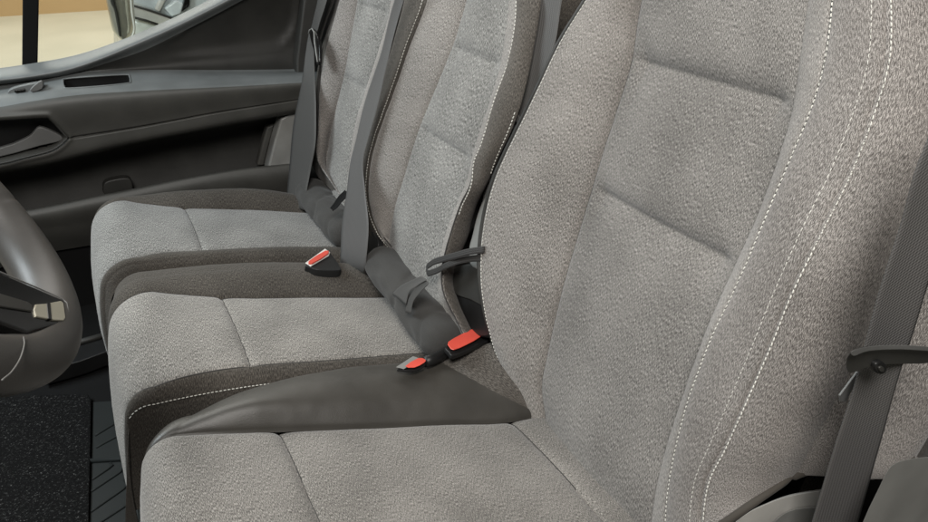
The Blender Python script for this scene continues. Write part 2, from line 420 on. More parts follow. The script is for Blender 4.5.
# ---- cushions
def cushion(cols, subs, sharp, xr, seams, zb, R=130, grooves=(), puffs={}, wr=.0014, seed=0., split=None):
    """cols: (xfront, radius, [(X, Y, Z)...]) ; rows run up the front, over the lip and back to xr"""
    K = len(cols); rows_f, rows_a = 12, 16; C = np.zeros((rows_f + rows_a + R, K, 3))
    for k, (xf, r, pts) in enumerate(cols):
        p = np.array(pts, float); f = lambda x: pch(p[:, 0], p[:, 1:], x)
        xe = split[k] if split else xr
        y0, z0 = f(np.array([xf + r]))[0]
        for i in range(rows_f):
            t = i / rows_f; z = zb[k] + (z0 - r - zb[k]) * t; C[i, k] = (xf + .03 * (1 - t)**2, y0, z)
        for i in range(rows_a):
            a = (i / rows_a) * math.pi / 2; C[rows_f + i, k] = (xf + r - r * math.cos(a), y0, z0 - r + r * math.sin(a))
        x = np.concatenate([np.linspace(xf + r, xe, R - 20, endpoint=False), np.linspace(xe, xr, 20)]) if split else np.linspace(xf + r, xr, R)
        C[rows_f + rows_a:, k, 0] = x; C[rows_f + rows_a:, k, 1:] = f(x)
    G, idx, seg, tt = across(C, subs, sharp); n = normals(G)
    if n[rows_f + rows_a + R // 2, G.shape[1] // 2, 2] < 0: n = -n
    u, v = arcs(G); D = np.zeros(G.shape[:2])
    for k, a in puffs.items():
        j = seg == k; D[:, j] += a * (np.sin(np.pi * tt[j])[None] ** .8)
    for k, dep, w in grooves: D -= dep * np.exp(-np.abs(u - u[:, idx[k]][:, None]) / w)
    for (ka, kb, xs, dep, fr, bk) in seams:
        dx = G[..., 0] - xs; top = sstep(zb[ka] + .05, zb[ka] + .10, G[..., 2])
        g = np.where(dx < 0, np.exp(dx / fr), np.exp(-dx / bk)) * dep * top
        jj = np.arange(G.shape[1]); e = ((jj >= idx[ka]) & (jj <= idx[kb])).astype(float); D -= g * e[None]
    D += wrinkle(G, wr, 10, seed) + wrinkle(G, wr * .3, 45, seed + 3)
    G = G + n * D[..., None]; u, v = arcs(G)
    UV = np.stack([np.broadcast_to(v.mean(1, keepdims=True), v.shape), np.broadcast_to(u.mean(0), u.shape)], -1)
    return G, n, idx, UV, rows_f + rows_a, len(C)
TZ = -.62
# driver's cushion
dc = [
    (.150, .05, [(.16, .872, -.68), (.22, .895, -.67), (.3, .915, -.66), (.5, .92, -.64), (.74, .90, -.62)]),
    (.138, .045, [(.16, .858, -.638), (.22, .882, -.622), (.30, .900, -.610), (.40, .908, -.600), (.58, .895, -.582), (.66, .882, -.552), (.74, .86, -.528)]),
    (.125, .045, [(.16, .842, -.620), (.24, .854, -.597), (.35, .860, -.584), (.45, .860, -.580), (.60, .845, -.572), (.66, .84, -.558), (.74, .82, -.538)]),
    (.116, .042, [(.16, .827, -.616), (.24, .828, -.593), (.35, .824, -.588), (.45, .814, -.588), (.60, .800, -.584), (.66, .792, -.578), (.74, .785, -.565)]),
    (.110, .040, [(.15, .816, TZ), (.285, .797, TZ), (.42, .779, TZ), (.563, .762, TZ), (.628, .752, TZ), (.74, .748, TZ + .008)]),
    (.095, .065, [(.15, .42, TZ), (.42, .42, TZ), (.74, .40, TZ + .008)]),
    (.125, .06, [(.16, .37, -.63), (.35, .36, -.59), (.6, .36, -.58), (.74, .37, -.58)]),
    (.15, .05, [(.16, .335, -.66), (.4, .325, -.65), (.74, .33, -.64)])]
zb = [-.88] * 8
G, n, ix, UV, r0, RR = cushion(dc, [10, 14, 14, 22, 90, 20, 12], (4, 5), .745, [(4, 5, .285, .007, .006, .010), (4, 5, .655, .006, .006, .006)], zb, 190,
    grooves=[(4, .005, .004), (5, .004, .006)], puffs={4: .006}, wr=.0014, seed=3.)
cu = patch('cushion', G, UV, 0, RR - 1, ix[4], ix[5], 'near_cushion_fabric', drv)
def cross_seam(G, n, r0, a, b, x, parent):
    P = np.array([G[r0 + int(np.argmin(np.abs(G[r0:, j, 0] - x))), j] - n[r0 + 5, j] * .0001 for j in range(a, b + 1)]); P[:, 0] = x
    tube('seam_line', P, .0008, 'cord', parent)
for x_ in (.286, .656): cross_seam(G, n, r0, ix[4], ix[5], x_, cu)
patch('side_bolster', G, UV, 0, RR - 1, ix[5], ix[7], 'leatherette', cu)
G2, n2, ix2, UV2, r2, RR2 = cushion(dc, [10, 14, 14, 22, 90, 20, 12], (4, 5), .745, [], zb, 190, grooves=[(4, .005, .004), (5, .004, .006)], puffs={4: .006}, wr=.0014, seed=3.,
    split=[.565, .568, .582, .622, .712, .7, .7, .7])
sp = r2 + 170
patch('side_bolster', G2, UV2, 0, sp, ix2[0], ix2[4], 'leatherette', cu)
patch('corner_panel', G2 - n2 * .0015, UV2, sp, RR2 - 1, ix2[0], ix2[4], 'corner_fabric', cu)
0 and tube('piping', G2[sp, ix2[1]:ix2[4]] - n2[sp, ix2[1]:ix2[4]] * .0008, .0016, 'cord', cu)

# ---- middle seat
mid = thing('middle_seat', 'middle grey cloth seat, dark stitched side, grey belt running past its far edge', 'seat', (.40, 1.10, -.98), 'three grey cloth van seats')
mfe = [
    ('xy', .74, 1.25, -.56),
    ('px', [(412, -25, .62), (407, 0, .62), (399, 30, .62), (388, 70, .61), (376, 110, .605), (366, 140, .60), (361, 170, .60), (361, 205, .60), (367, 228, .605), (377, 243, .61)], -.52),
    ('px', [(431, -25, .61), (426, 0, .605), (409, 45, .595), (393.5, 90, .59), (384, 115, .585), (376, 138, .585), (369, 170, .585), (369, 205, .59), (375, 225, .60), (384, 241, .61), (392, 250, .62)], -.56),
    ('px', [(474, -25, .64), (466, 0, .64), (452, 45, .632), (436, 85, .627), (419, 126, .622), (405, 172, .62), (394, 208, .62), (389, 232, .62), (387, 250, .625)], -.56),
    ('px', [(511, -25, .64), (509, 0, .64), (500, 65, .632), (490, 100, .627), (474, 150, .62), (466, 182, .62), (457, 203, .62), (447, 229, .62), (441, 250, .62), (438, 275, .62), (440, 297, .625), (452, 321, .63)], -.62),
    ('px', [(516, -25, .635), (516, 0, .635), (514, 28, .63), (507, 62, .623), (493.5, 100, .618), (480, 145, .613), (473, 162, .612), (470.5, 182, .612), (461, 205, .612), (452, 230, .612), (446, 250, .612), (443, 275, .615), (446, 297, .618), (458, 321, .625)], -.61),
    ('px', [(543, -25, .66), (541, 0, .65), (533, 50, .645), (524, 95, .64), (513, 128, .64), (500, 155, .64), (489, 180, .648), (479, 197, .66), (473, 214, .665), (467, 238, .665), (456, 258, .665), (450, 275, .665), (453, 300, .665), (466, 325, .665)], -.61),
    ('off', 6, (.04, .05), -.61),
    ('off', 6, (.10, .10), -.61),
    ('xy', .80, 1.05, -.61)]
G, n, ix, UV = backrest(mfe, [10, 12, 30, 60, 14, 24, 16, 8, 8], (2, 3, 4, 5, 6), .13, 240,
    grooves=[(2, .004, .004), (3, .003, .004), (5, .003, .003)],
    puffs={1: .006, 2: .008, 3: .008, 4: .0, 5: .012},
    cross=[(3, 4, ks(-.256), .012, .013, .040), (3, 4, ks(-.092), .012, .013, .04)], wr=.0016, seed=7.)
br = patch('backrest', G, UV, 0, 239, ix[3], ix[4], 'light_fabric_cool', mid)
patch('side_bolster', G, UV, 0, 239, ix[2], ix[3], 'light_fabric', br)
patch('side_bolster', G, UV, 0, 239, ix[4], ix[5], 'light_fabric', br)
patch('side_panel', G, UV, 0, 239, ix[5], ix[8], 'corner_fabric', br)
patch('side_panel', G, UV, 0, 239, ix[0], ix[2], 'dark_fabric', br)
patch('back_panel', G, UV, 0, 239, ix[8], ix[9], 'dark_fabric', br)
capmesh(G, 'shoulder_panel', 'dark_fabric', br)
tube('piping', G[4:230, ix[2]] - n[4:230, ix[2]] * .0005, .0016, 'cord', br)
tube('piping', G[4:230, ix[5]], .0014, 'cord', br)
stitches('stitching', G[6:230, ix[2] - 1], n[6:230, ix[2] - 1], br, rad=.0009)
s0 = int(np.argmin(np.abs(G[:, ix[5], 2] + .35)))
stitches('stitching', G[s0:230, ix[5] + 1], n[s0:230, ix[5] + 1], br, rad=.0010)
sa, sb_ = [int(np.argmin(np.abs(proj(G[:, ix[6]])[:, 1] - y))) for y in (172, 112)]
stitches('stitching', G[sa:sb_, ix[6] - 2], n[sa:sb_, ix[6] - 2], br, rad=.0009)
tube('hem', G[0, ix[2]:ix[5]], .004, 'dark_fabric', br)

mc = [
    (.125, .05, [(.15, 1.365, -.68), (.4, 1.372, -.67), (.62, 1.36, -.66)]),
    (.115, .05, [(.15, 1.345, -.632), (.3, 1.352, -.618), (.62, 1.345, -.610)]),
    (.105, .06, [(.15, 1.290, -.617), (.3, 1.290, -.600), (.5, 1.285, -.592), (.62, 1.28, -.592)]),
    (.098, .07, [(.13, 1.262, TZ), (.20, 1.235, TZ), (.29, 1.215, TZ), (.45, 1.208, TZ), (.62, 1.203, TZ)]),
    (.100, .038, [(.12, .932, TZ - .006), (.16, .946, TZ - .001), (.21, .960, TZ), (.278, .970, TZ), (.424, .973, TZ), (.557, .975, TZ), (.62, .975, TZ)]),
    (.104, .030, [(.13, .922, -.648), (.19, .938, -.650), (.268, .942, -.645), (.45, .945, -.640), (.62, .945, -.635)]),
    (.108, .025, [(.13, .926, -.84), (.2, .946, -.84), (.45, .948, -.84), (.62, .948, -.84)])]
G, n, ix, UV, r0, RR = cushion(mc, [8, 14, 22, 70, 16, 24], (3, 4, 5), .63, [(3, 4, .283, .006, .005, .008)], [-.90] * 7, 150,
    grooves=[(3, .004, .005), (4, .003, .005), (5, .002, .003)], puffs={2: .003, 3: .006, 4: .003}, wr=.0016, seed=11.)
cu = patch('cushion', G, UV, 0, RR - 1, ix[3], ix[4], 'cushion_fabric', mid)
patch('side_bolster', G, UV, 0, RR - 1, ix[0], ix[3], 'dark_fabric', cu)
patch('side_bolster', G, UV, 0, RR - 1, ix[4], ix[6], 'dark_fabric', cu)
cross_seam(G, n, r0, ix[3], ix[4], .284, cu)
stitches('stitching', G[r0 - 12:RR - 1, ix[5] - 1], n[r0 - 12:RR - 1, ix[5] - 1], cu, rad=.0009)
for s in (ix[3], ix[4]): tube('piping', G[0:RR - 1, s], .0013, 'cord', cu)

# ---- far passenger seat
far = thing('passenger_seat', 'farthest and smallest grey cloth seat, beside the door armrest and pocket', 'seat', (.40, 1.58, -.98), 'three grey cloth van seats')
ffe = [
    ('xy', .76, 1.70, -.56),
    ('px', [(343, -25, .66), (337, 0, .66), (330, 25, .655), (322, 55, .65), (317, 84, .64), (315.5, 110, .64), (315, 135, .64), (313.5, 152, .64), (317, 168, .645), (324, 180, .65)], -.54),
    ('px', [(346, -25, .62), (339, 0, .615), (332, 25, .61), (324, 55, .605), (319.5, 84, .60), (318, 110, .60), (317.5, 135, .60), (316, 152, .60), (320, 166, .605), (328, 178, .615)], -.54),
    ('px', [(361, -25, .645), (356, 4, .64), (343.5, 74, .635), (335, 110, .635), (328, 145, .635), (326, 165, .635), (330, 182, .64)], -.56),
    ('px', [(394, -25, .645), (388, 17, .64), (380, 45, .635), (366, 89, .635), (356, 120, .635), (350, 160, .635), (347, 190, .635), (347, 210, .64)], -.60),
    ('px', [(406, -25, .63), (400, 0, .625), (393, 25, .62), (382, 60, .615), (370, 100, .61), (360, 140, .61), (354, 175, .61), (352, 205, .61), (352, 225, .61)], -.60),
    ('off', 5, (.04, .05), -.60),
    ('off', 5, (.10, .08), -.60),
    ('xy', .76, 1.50, -.60)]
G, n, ix, UV = backrest(ffe, [10, 6, 26, 56, 16, 12, 8, 8], (2, 3, 4, 5), .11, 200,
    grooves=[(2, .003, .004), (3, .003, .005), (4, .003, .005), (5, .003, .004)], puffs={2: .006, 3: .008, 4: .005, 5: .006},
    cross=[(3, 4, ks(-.252), .012, .013, .040), (3, 4, ks(-.075), .012, .013, .04)], wr=.0016, seed=17.)
br = patch('backrest', G, UV, 0, 199, ix[3], ix[4], 'light_fabric_cool', far)
patch('side_bolster', G, UV, 0, 199, ix[2], ix[3], 'side_fabric', br)
patch('side_bolster', G, UV, 0, 199, ix[4], ix[5], 'side_fabric', br)
patch('side_panel', G, UV, 0, 199, ix[5], ix[7], 'dark_fabric', br)
patch('side_panel', G, UV, 0, 199, ix[0], ix[2], 'dark_fabric', br)
patch('back_panel', G, UV, 0, 199, ix[7], ix[8], 'dark_fabric', br)
capmesh(G, 'shoulder_panel', 'dark_fabric', br)
fc = [
    (.13, .05, [(.15, 1.81, -.70), (.4, 1.83, -.70), (.65, 1.82, -.70)]),
    (.12, .05, [(.15, 1.785, -.645), (.3, 1.80, -.62), (.5, 1.805, -.605), (.65, 1.79, -.61)]),
    (.105, .06, [(.15, 1.755, -.625), (.3, 1.762, -.600), (.45, 1.765, -.588), (.58, 1.76, -.595), (.65, 1.75, -.61)]),
    (.09, .07, [(.13, 1.745, TZ), (.2, 1.715, TZ), (.28, 1.70, TZ), (.45, 1.705, TZ), (.65, 1.70, TZ)]),
    (.09, .07, [(.12, 1.385, TZ - .004), (.2, 1.420, TZ), (.28, 1.436, TZ), (.4, 1.455, TZ), (.49, 1.466, TZ), (.65, 1.465, TZ)]),
    (.10, .06, [(.15, 1.385, -.63), (.3, 1.400, -.617), (.5, 1.41, -.610), (.65, 1.41, -.61)]),
    (.11, .05, [(.15, 1.372, -.66), (.4, 1.376, -.65), (.65, 1.37, -.65)])]
G, n, ix, UV, r0, RR = cushion(fc, [8, 10, 22, 70, 16, 10], (3, 4), .64, [(3, 4, .285, .006, .005, .008)], [-.88] * 7, 130,
    grooves=[(3, .004, .005), (4, .003, .005)], puffs={2: .003, 3: .006, 4: .003}, wr=.0016, seed=23.)
cu = patch('cushion', G, UV, 0, RR - 1, ix[3], ix[4], 'light_fabric_cool', far)
patch('side_bolster', G, UV, 0, RR - 1, ix[0], ix[3], 'dark_fabric', cu)
patch('side_bolster', G, UV, 0, RR - 1, ix[4], ix[6], 'dark_fabric', cu)
cross_seam(G, n, r0, ix[3], ix[4], .286, cu)
for s in (ix[3], ix[4]): tube('piping', G[0:RR - 1, s], .0013, 'cord', cu)

# seat pedestals
for root, y0, y1 in ((drv, .38, .84), (mid, .96, 1.35), (far, 1.39, 1.80)):
    a, b = np.array([.20, y0, -1.0]), np.array([.70, y1, -.72]); box('seat_base', a, b, 'matt_black', root, .01)

# lumbar rolls (ISOFIX cover flaps) between cushion and backrest
def roll(parent, a, b, r, seed, flat=.85, mat='flap_fabric'):
    a = np.array(a); b = np.array(b); m = 70; k = 48; ax = (b - a) / np.linalg.norm(b - a)
    u = np.cross(ax, [0, 0, 1]); u /= np.linalg.norm(u); w = np.cross(u, ax); V = []
    for i in range(m):
        t = i / (m - 1); e = min(t, 1 - t) / .10; rr = r * (math.sqrt(max(0., 1 - (1 - min(e, 1))**2)) * .96 + .04)
        for j in range(k):
            th = 2 * math.pi * j / k; q = rr * (1 + .12 * noise.noise(Vector((t * 5, math.cos(th) * 1.3, math.sin(th) * 1.3 + seed))) + .07 * noise.noise(Vector((t * 9 + math.cos(th) * 1.5, math.sin(th) * 2.5, seed))) - .08 * math.exp(-((t - .42 - .1 * math.cos(th)) / .025)**2) - .07 * math.exp(-((t - .86 + .08 * math.sin(th)) / .02)**2))
            V.append(a + (b - a) * t + q * (math.cos(th) * u + flat * math.sin(th) * w))
    f = [(i * k + j, i * k + (j + 1) % k, (i + 1) * k + (j + 1) % k, (i + 1) * k + j) for i in range(m - 1) for j in range(k)]
    f += [tuple(range(k))[::-1], tuple(range((m - 1) * k, m * k))]
    L = np.linalg.norm(b - a); uv = [(i / m * L, j / k * 6.28 * r) for i in range(m) for j in range(k)]
    return mesh('lower_back_roll', np.array(V), f, mat, parent, uv=uv)
rl = roll(mid, (.603, 1.245, -.547), (.612, .905, -.575), .044, 2.)
def ptsX(l, X): return [at(x, y, 0, X) for x, y in l]
ribbon('pull_tab', ptsX([(421, 276), (410, 281), (399, 287), (392, 294)], .562), ptsX([(427, 280), (417, 286), (409, 293), (406, 305)], .556), 'belt_mid', rl, .0016, 20, .002)
ribbon('pull_tab', ptsX([(425, 280), (414, 290), (408, 300), (405, 312)], .558), ptsX([(429, 284), (420, 293), (413, 303), (411, 314)], .556), 'belt_dark', rl, .0016, 20, .001)
rf = roll(far, (.61, 1.765, -.575), (.615, 1.43, -.585), .046, 9.)
ribbon('pull_tab', ptsX([(345, 190), (338, 197), (334, 203), (330, 208)], .563), ptsX([(347, 197), (341, 203), (337, 208), (333, 211)], .558), 'matt_black', rf, .002, 20, .002)

# middle seat recliner side trim, pull strap and inner cover
solid('recliner_cover', pxpoly([(497, 187), (489, 190), (481, 202), (475.5, 217), (471.5, 234), (468, 250), (472, 268), (500, 272), (512, 230), (512, 190)], 0, .646, 4), (.03, 0, 0), 'trim_grey', mid, .006)
solid('side_cover', pxpoly([(441, 272), (470, 262), (490, 262), (491, 310), (490, 332), (484, 338), (462, 330), (448, 306)], 0, .652, 3), (.05, 0, 0), 'black_plastic', mid, .006)
solid('side_cover', pxpoly([(446, 270), (478, 263), (484, 268), (486, 305), (470, 300), (452, 292)], 0, .648, 3), (.006, 0, 0), 'dark_grey', mid, .003)
Pth = [at(x, y, 0, X) for x, y, X in [(484, 249, .63), (470, 251, .615), (455, 255, .605), (441, 259, .60), (431, 263, .595), (426, 268, .592), (427, 272, .592), (434, 271, .597), (446, 265, .602), (460, 260, .615), (484, 257, .635)]]
off = np.array([0, 0, .0055])
ribbon('release_strap', [p + off for p in Pth], [p - off + np.array([0, -.004, 0]) for p in Pth], 'belt_black', mid, .0022, 60, .0, 8)
solid('belt_guide', pxpoly([(366, 228), (374, 234), (378, 246), (372, 262), (366, 264), (367, 245)], 0, .60, 3), (.02, 0, 0), 'black_plastic', mid, .002)

# driver's seat recliner trim at the bottom right
solid('recliner_cover', pxpoly([(730, 530), (745, 515), (765, 505), (787, 497), (814, 492), (840, 490), (850, 500), (850, 560), (730, 560)], 1, .318, 4), (.030, .0128, -.014), 'trim_pale', drv, .009, 5)
solid('recliner_rim', pxpoly([(768, 535), (778, 518), (796, 509), (825, 508), (840, 515), (840, 560), (768, 560)], 1, .312, 4), (.012, .005, -.0055), 'trim_grey', drv, .003, 4)
# ------------------------------------------------------------------ seat belts
BG = 'seat belts of the van seats'
b1 = thing('seat_belt', 'dark woven belt hanging over the outer side of the nearest seat, with metal tongue', 'seat belt', at(850, 522, 1, .29), BG)
def ptsY(l, Y): return [at(x, y, 1, Y) for x, y in l]
LL = [(958, 52), (943, 95), (928, 138), (915.6, 170), (901, 223), (883.7, 276), (864, 347), (858, 372), (835, 444.5), (812, 522), (798, 570)]
RRr = [(1003, 70), (988, 115), (972, 160), (958, 195), (943, 240), (928, 285), (911, 340), (902, 366), (883, 434), (858, 522), (844, 570)]
web = ribbon('webbing', ptsY(LL, .275), ptsY(RRr, .262), 'belt_near', b1, .0016, 120, .0015, 14)
tg = smoothpoly([(846, 364), (850, 353), (862, 347), (885, 345), (915, 346), (932, 349), (936, 358), (928, 363), (902, 364), (880, 365), (862, 369), (850, 373)], 4)
bar = pxpoly([(852, 351), (870, 346.3), (900, 345), (930, 347), (934, 351), (900, 349.5), (869, 351), (854, 356)], 1, .252, 4)
solid('tongue', pxpoly(tg, 1, .258), (.006, .0028, -.002), 'dark_grey', b1, .0022, 4)
solid('tongue_rim', bar, (.004, .0018, -.0014), 'trim_mid', b1, .0015, 4)
solid('tongue_blade', pxpoly([(858, 372), (861, 374), (846, 402), (841, 402), (840, 396)], 1, .283), (0, .002, 0), 'trim_mid', b1, .0006)
th = np.linspace(0, 2 * np.pi, 24, endpoint=False)
solid('button_stop', pxpoly([(881.5 + 6 * math.cos(a), 368.5 + 6.5 * math.sin(a)) for a in th], 1, .2535), (0, .006, 0), 'black_plastic', b1, .0018, 3)
solid('button_centre', pxpoly([(882 + 2.6 * math.cos(a), 369.5 + 2.8 * math.sin(a)) for a in th], 1, .2520), (0, .003, 0), 'dark_grey', b1, .0006, 2)

b2 = thing('seat_belt', 'grey belt running edge-on past the far seat down between far and middle cushions', 'seat belt', at(353, 270, 0, .56), BG)
lf = [(403, -22, .552), (394.7, 0, .553), (381, 52.6, .555), (364, 105, .555), (356, 140, .555), (351, 160, .555), (347, 190, .557), (342, 225, .56), (340.5, 262, .565), (341, 276, .60)]
rg = [(412, -22, .560), (404, 0, .560), (385.5, 71.6, .560), (378, 105, .560), (368, 140, .558), (363, 160, .556), (365, 190, .556), (368.5, 225, .556), (366, 262, .56), (366, 278, .60)]
ribbon('webbing', [at(x, y, 0, X) for x, y, X in lf], [at(x, y, 0, X) for x, y, X in rg], 'belt_grey', b2, .0016, 90, .003, 12)

b3 = thing('seat_belt', 'narrow belt strap behind the gap of middle and nearest backrests', 'seat belt', at(512, 150, 0, .69), BG)
ribbon('webbing', ptsX([(545, -25), (539, 0), (533, 40), (524, 85), (516, 114), (510, 140)], .652), ptsX([(568, -25), (562, 0), (556, 40), (546, 75), (535, 105), (526, 140)], .662), 'belt_mid', b3, .0016, 60, .002)
ribbon('belt_keeper', ptsX([(514, 116), (519, 128), (524, 138)], .645), ptsX([(518, 114), (524, 124), (530, 134)], .645), 'belt_dark', b3, .002, 20, .0)
b4 = thing('seat_belt', 'dark belt with black tongue beside the window panel, along the far seat edge', 'seat belt', at(296, 198, 0, .58), BG)
ribbon('webbing', [at(x, y, 0, X) for x, y, X in [(309, 32, .585), (306, 50, .58), (302, 80, .575), (298, 100, .575), (294, 120, .572), (290, 160, .57), (287.6, 187, .57), (286, 205, .57)]],
       [at(x, y, 0, X) for x, y, X in [(314, 34, .59), (314, 50, .59), (315, 80, .585), (316, 107, .58), (315, 147, .58), (311, 168, .58), (306, 195, .575), (304, 210, .575)]], 'belt_dark', b4, .0016, 60, .002)
ribbon('webbing', ptsX([(321, -25), (317.5, 0), (313, 20), (310, 32)], .60), ptsX([(331, -25), (327, 0), (320, 22), (316, 36)], .59), 'belt_dark', b4, .0016, 40, .0)
ribbon('webbing', ptsX([(331, -25), (331, 0), (324, 20), (318, 38)], .615), ptsX([(337, -25), (334, 0), (327, 20), (320, 42)], .61), 'belt_dark', b4, .0016, 40, .0)
solid('tongue', pxpoly([(309, 30), (312, 28.5), (316, 34), (319, 45), (319, 62), (316.5, 64), (314, 52), (311, 42)], 0, .572, 3), (.008, 0, 0), 'gloss_black', b4, .002, 3)
tube('tongue_rim', [at(x, y, 0, .571) for x, y in [(308.6, 34), (309.5, 30), (312, 28.6), (314, 32), (314.5, 42), (316, 52), (317.5, 62)]], .0016, 'trim_grey', b4)

# buckles
KG = 'red button belt buckles between the seats'
def buckle(label, red, rim, house, ax, v, ext, rimmat, lift=(0, 0, .003)):
    c = pxpoly(house, ax, v).mean(0) + np.array(ext); t = thing('belt_buckle', label, 'buckle', c, KG)
    solid('housing', pxpoly(house, ax, v, 3) - np.array(lift), ext, 'black_plastic', t, .002)
    if rim: solid('rim', pxpoly(rim, ax, v), np.array(ext) * .12, rimmat, t, .0008)
    solid('release_button', pxpoly(red, ax, v, 2) + np.array(lift), np.array(ext) * .2, 'red_plastic', t, .0015)
    return t
buckle('far buckle, thin red button with white rim, between far and middle cushions', [(308.5, 262), (325, 251.5), (328.5, 254.5), (312, 264.5)], [(305.5, 262.5), (325, 248.5), (330, 252), (329, 255.5), (311, 266)],
       [(306, 262.5), (326, 249), (331, 252), (341, 266), (338, 269), (318, 268), (310, 265.5)], 2, -.578, (0, 0, -.02), 'white_plastic')
buckle('small red buckle half sunk behind the dark leatherette cushion edge, with metal sliver', [(405, 367.5), (418, 359.5), (425, 361), (424, 364), (414, 369)], [(396, 367), (413, 356), (420, 358.5), (404, 369)],
       [(398, 366.5), (414, 356.5), (425.5, 360.5), (424.5, 364.5), (414, 368.8), (401, 368)], 2, -.562, (0, 0, -.004), 'trim_grey')
buckle('largest red buckle button beside the foot of the nearest backrest', [(448, 343), (462, 335), (475.5, 329), (481, 332), (480, 338), (466, 346), (453.5, 351), (449, 348)], None,
       [(447, 343), (476, 327.5), (485, 330), (490, 338), (480, 343), (455, 353.5), (449, 350)], 2, -.545, (0, 0, -.009), None)
tube('buckle_stalk', [at(x, y, 2, -.565) for x, y in [(425, 362), (432, 360), (440, 356), (450, 350), (458, 346)]], .010, 'black_plastic', bpy.data.objects['belt_buckle.002'])

# ------------------------------------------------------------------ steering wheel
sw = thing('steering_wheel', 'dark grey leather steering wheel with gloss black spoke, cut by the left edge', 'steering wheel', (-.1256, .6238, -.30))
wc = np.array([-.1256, .6238, -.2155]); ta = .7608; WR = .1833
wu = np.array([-math.cos(ta), 0, math.sin(ta)]); wy = np.array([0, 1, 0]); wn = np.cross(wu, wy)
if wn[0] < 0: wn = -wn                    # towards the driver
def wp(r, deg, h=0): a = math.radians(deg); return wc + r * (math.cos(a) * wu + math.sin(a) * wy) + h * wn
m_, k_ = 260, 32; V = []
for i in range(m_):
    dg = 360 * i / m_
    for j in range(k_):
        a = 2 * math.pi * j / k_; fat = 1 + .10 * math.exp(-((dg - 195) / 22)**2)
        seam = 1 - .05 * math.exp(-((dg - 128.5) / .6)**2)
        V.append(wp(WR - .003 + .0215 * fat * seam * math.cos(a), dg, .0225 * seam * math.sin(a)))
f = [(i * k_ + j, i * k_ + (j + 1) % k_, ((i + 1) % m_) * k_ + (j + 1) % k_, ((i + 1) % m_) * k_ + j) for i in range(m_) for j in range(k_)]
mesh('rim', np.array(V), f, 'wheel_leather', sw)
def onW(x, y, h=0):                        # a measured point on the wheel's plane
    d = ray(x, y); return d * (((wc + h * wn) @ wn) / (d @ wn))
def wplate(name, px, h, th, mat, parent, bev=.002, rnd=0):
    if rnd: px = smoothpoly(px, rnd)
    return solid(name, [onW(x, y, h) for x, y in px], -wn * th, mat, parent, bev)
sk = wplate('spoke', [(-60, 247), (0, 272), (40, 289), (63, 299), (67, 304), (69, 318), (67, 325), (52, 326), (29, 333), (0, 322), (-60, 306)], .021, .02, 'gloss_black', sw, .003)
wplate('spoke_cover', [(-60, 300), (0, 322), (35, 329), (58, 327), (50, 350), (28, 366), (0, 369), (-60, 366)], .012, .024, 'wheel_leather', sw, .006)
wplate('spoke_trim', [(34, 309.5), (36, 304), (47, 303.2), (61, 300.5), (64, 303), (66, 318), (64, 320.5), (54, 319.8), (36, 316)], .0225, .003, 'silver', sk, .001)
wplate('button_pad', [(-60, 278), (0, 293), (28, 301.5), (33, 305), (33, 311), (0, 306), (-60, 294)], .0225, .002, 'dark_grey', sk, .001)
wplate('spoke_slot', [(47, 303), (50.5, 302.6), (52, 319), (48.5, 318.5)], .0230, .002, 'gloss_black', sk, .0004)
tube('rim_seam', [onW(x, y, .0235) for x, y in pch(np.arange(5), np.array([(23.5, 337), (24.2, 345), (20, 359), (11.5, 372), (2, 380)]), np.linspace(0, 4, 30))], .0006, 'trim_mid', sw)
tube('spoke_edge', [onW(x, y, .0215) for x, y in [(-60, 247), (0, 272), (40, 289), (62, 298.5), (67, 303), (69.5, 318), (67, 325)]], .0007, 'trim_mid', sk)
solid('hub', [wp(.085, d, -.005) for d in range(0, 360, 12)], -wn * .05, 'dark_grey', sw, .012)

# ------------------------------------------------------------------ passenger door
door = thing('passenger_door', 'dark grey plastic door trim with armrest, handle and pocket under the window', 'door', (.2, 1.95, -1.0))
def rows_from(feats, xs):
    """feats: list of (pts px, Y); sampled at the image columns xs -> grid rows = xs"""
    out = []
    for pts, Y in feats:
        p = np.array(pts, float); y = pch(p[:, 0], p[:, 1], xs)
        out.append(np.array([at(a, b, 1, Y) for a, b in zip(xs, y)]))
    return np.stack(out, 1)
xs = np.linspace(-260, 330, 560)
E0 = [(-260, 76), (-100, 73), (0, 68), (34, 63), (76, 55), (121, 40), (155, 26), (203, 3), (240, -18), (330, -70)]
E1 = [(-260, 90), (-100, 88), (0, 81), (34, 77), (70, 70), (105, 58), (138, 44), (170, 30), (207, 12), (245, -8), (330, -55)]
E1b = [(-260, 93), (-100, 91), (0, 84), (34, 80), (70, 74), (110, 62), (145, 50), (180, 33), (215, 15), (250, -4), (330, -50)]
E2 = [(-260, 96), (-100, 92), (0, 86), (34, 80), (69, 73), (138, 70), (224, 70), (300, 69), (330, 68)]
E3a = [(-260, 99), (-100, 95), (0, 88), (34, 82), (69, 75), (138, 71.5), (224, 72), (300, 71), (330, 70)]
E3 = [(-260, 118), (-100, 112), (0, 100), (34, 95), (69, 90), (138, 85), (224, 82), (297, 78), (330, 76)]
E3b = [(-260, 128), (-100, 120), (0, 107), (34, 101), (69, 96), (138, 91), (224, 87), (297, 83), (330, 81)]
E4 = [(-260, 178), (-100, 164), (0, 150), (34, 143), (72, 138), (138, 127.6), (221, 112), (297, 100), (330, 94)]
E5 = [(-260, 205), (-100, 187), (0, 169), (52, 160), (103, 147), (207, 126), (293, 110), (330, 103)]
E6 = [(-260, 209), (-100, 191), (0, 173), (52, 164), (103, 151), (207, 130), (293, 114), (330, 107)]
fe = [(E0, 2.02), (E1, 1.965), (E1b, 1.985), (E2, 1.995), (E3a, 1.985), (E3, 1.905), (E3b, 1.885), (E4, 1.895), (E5, 1.90), (E6, 1.96)]
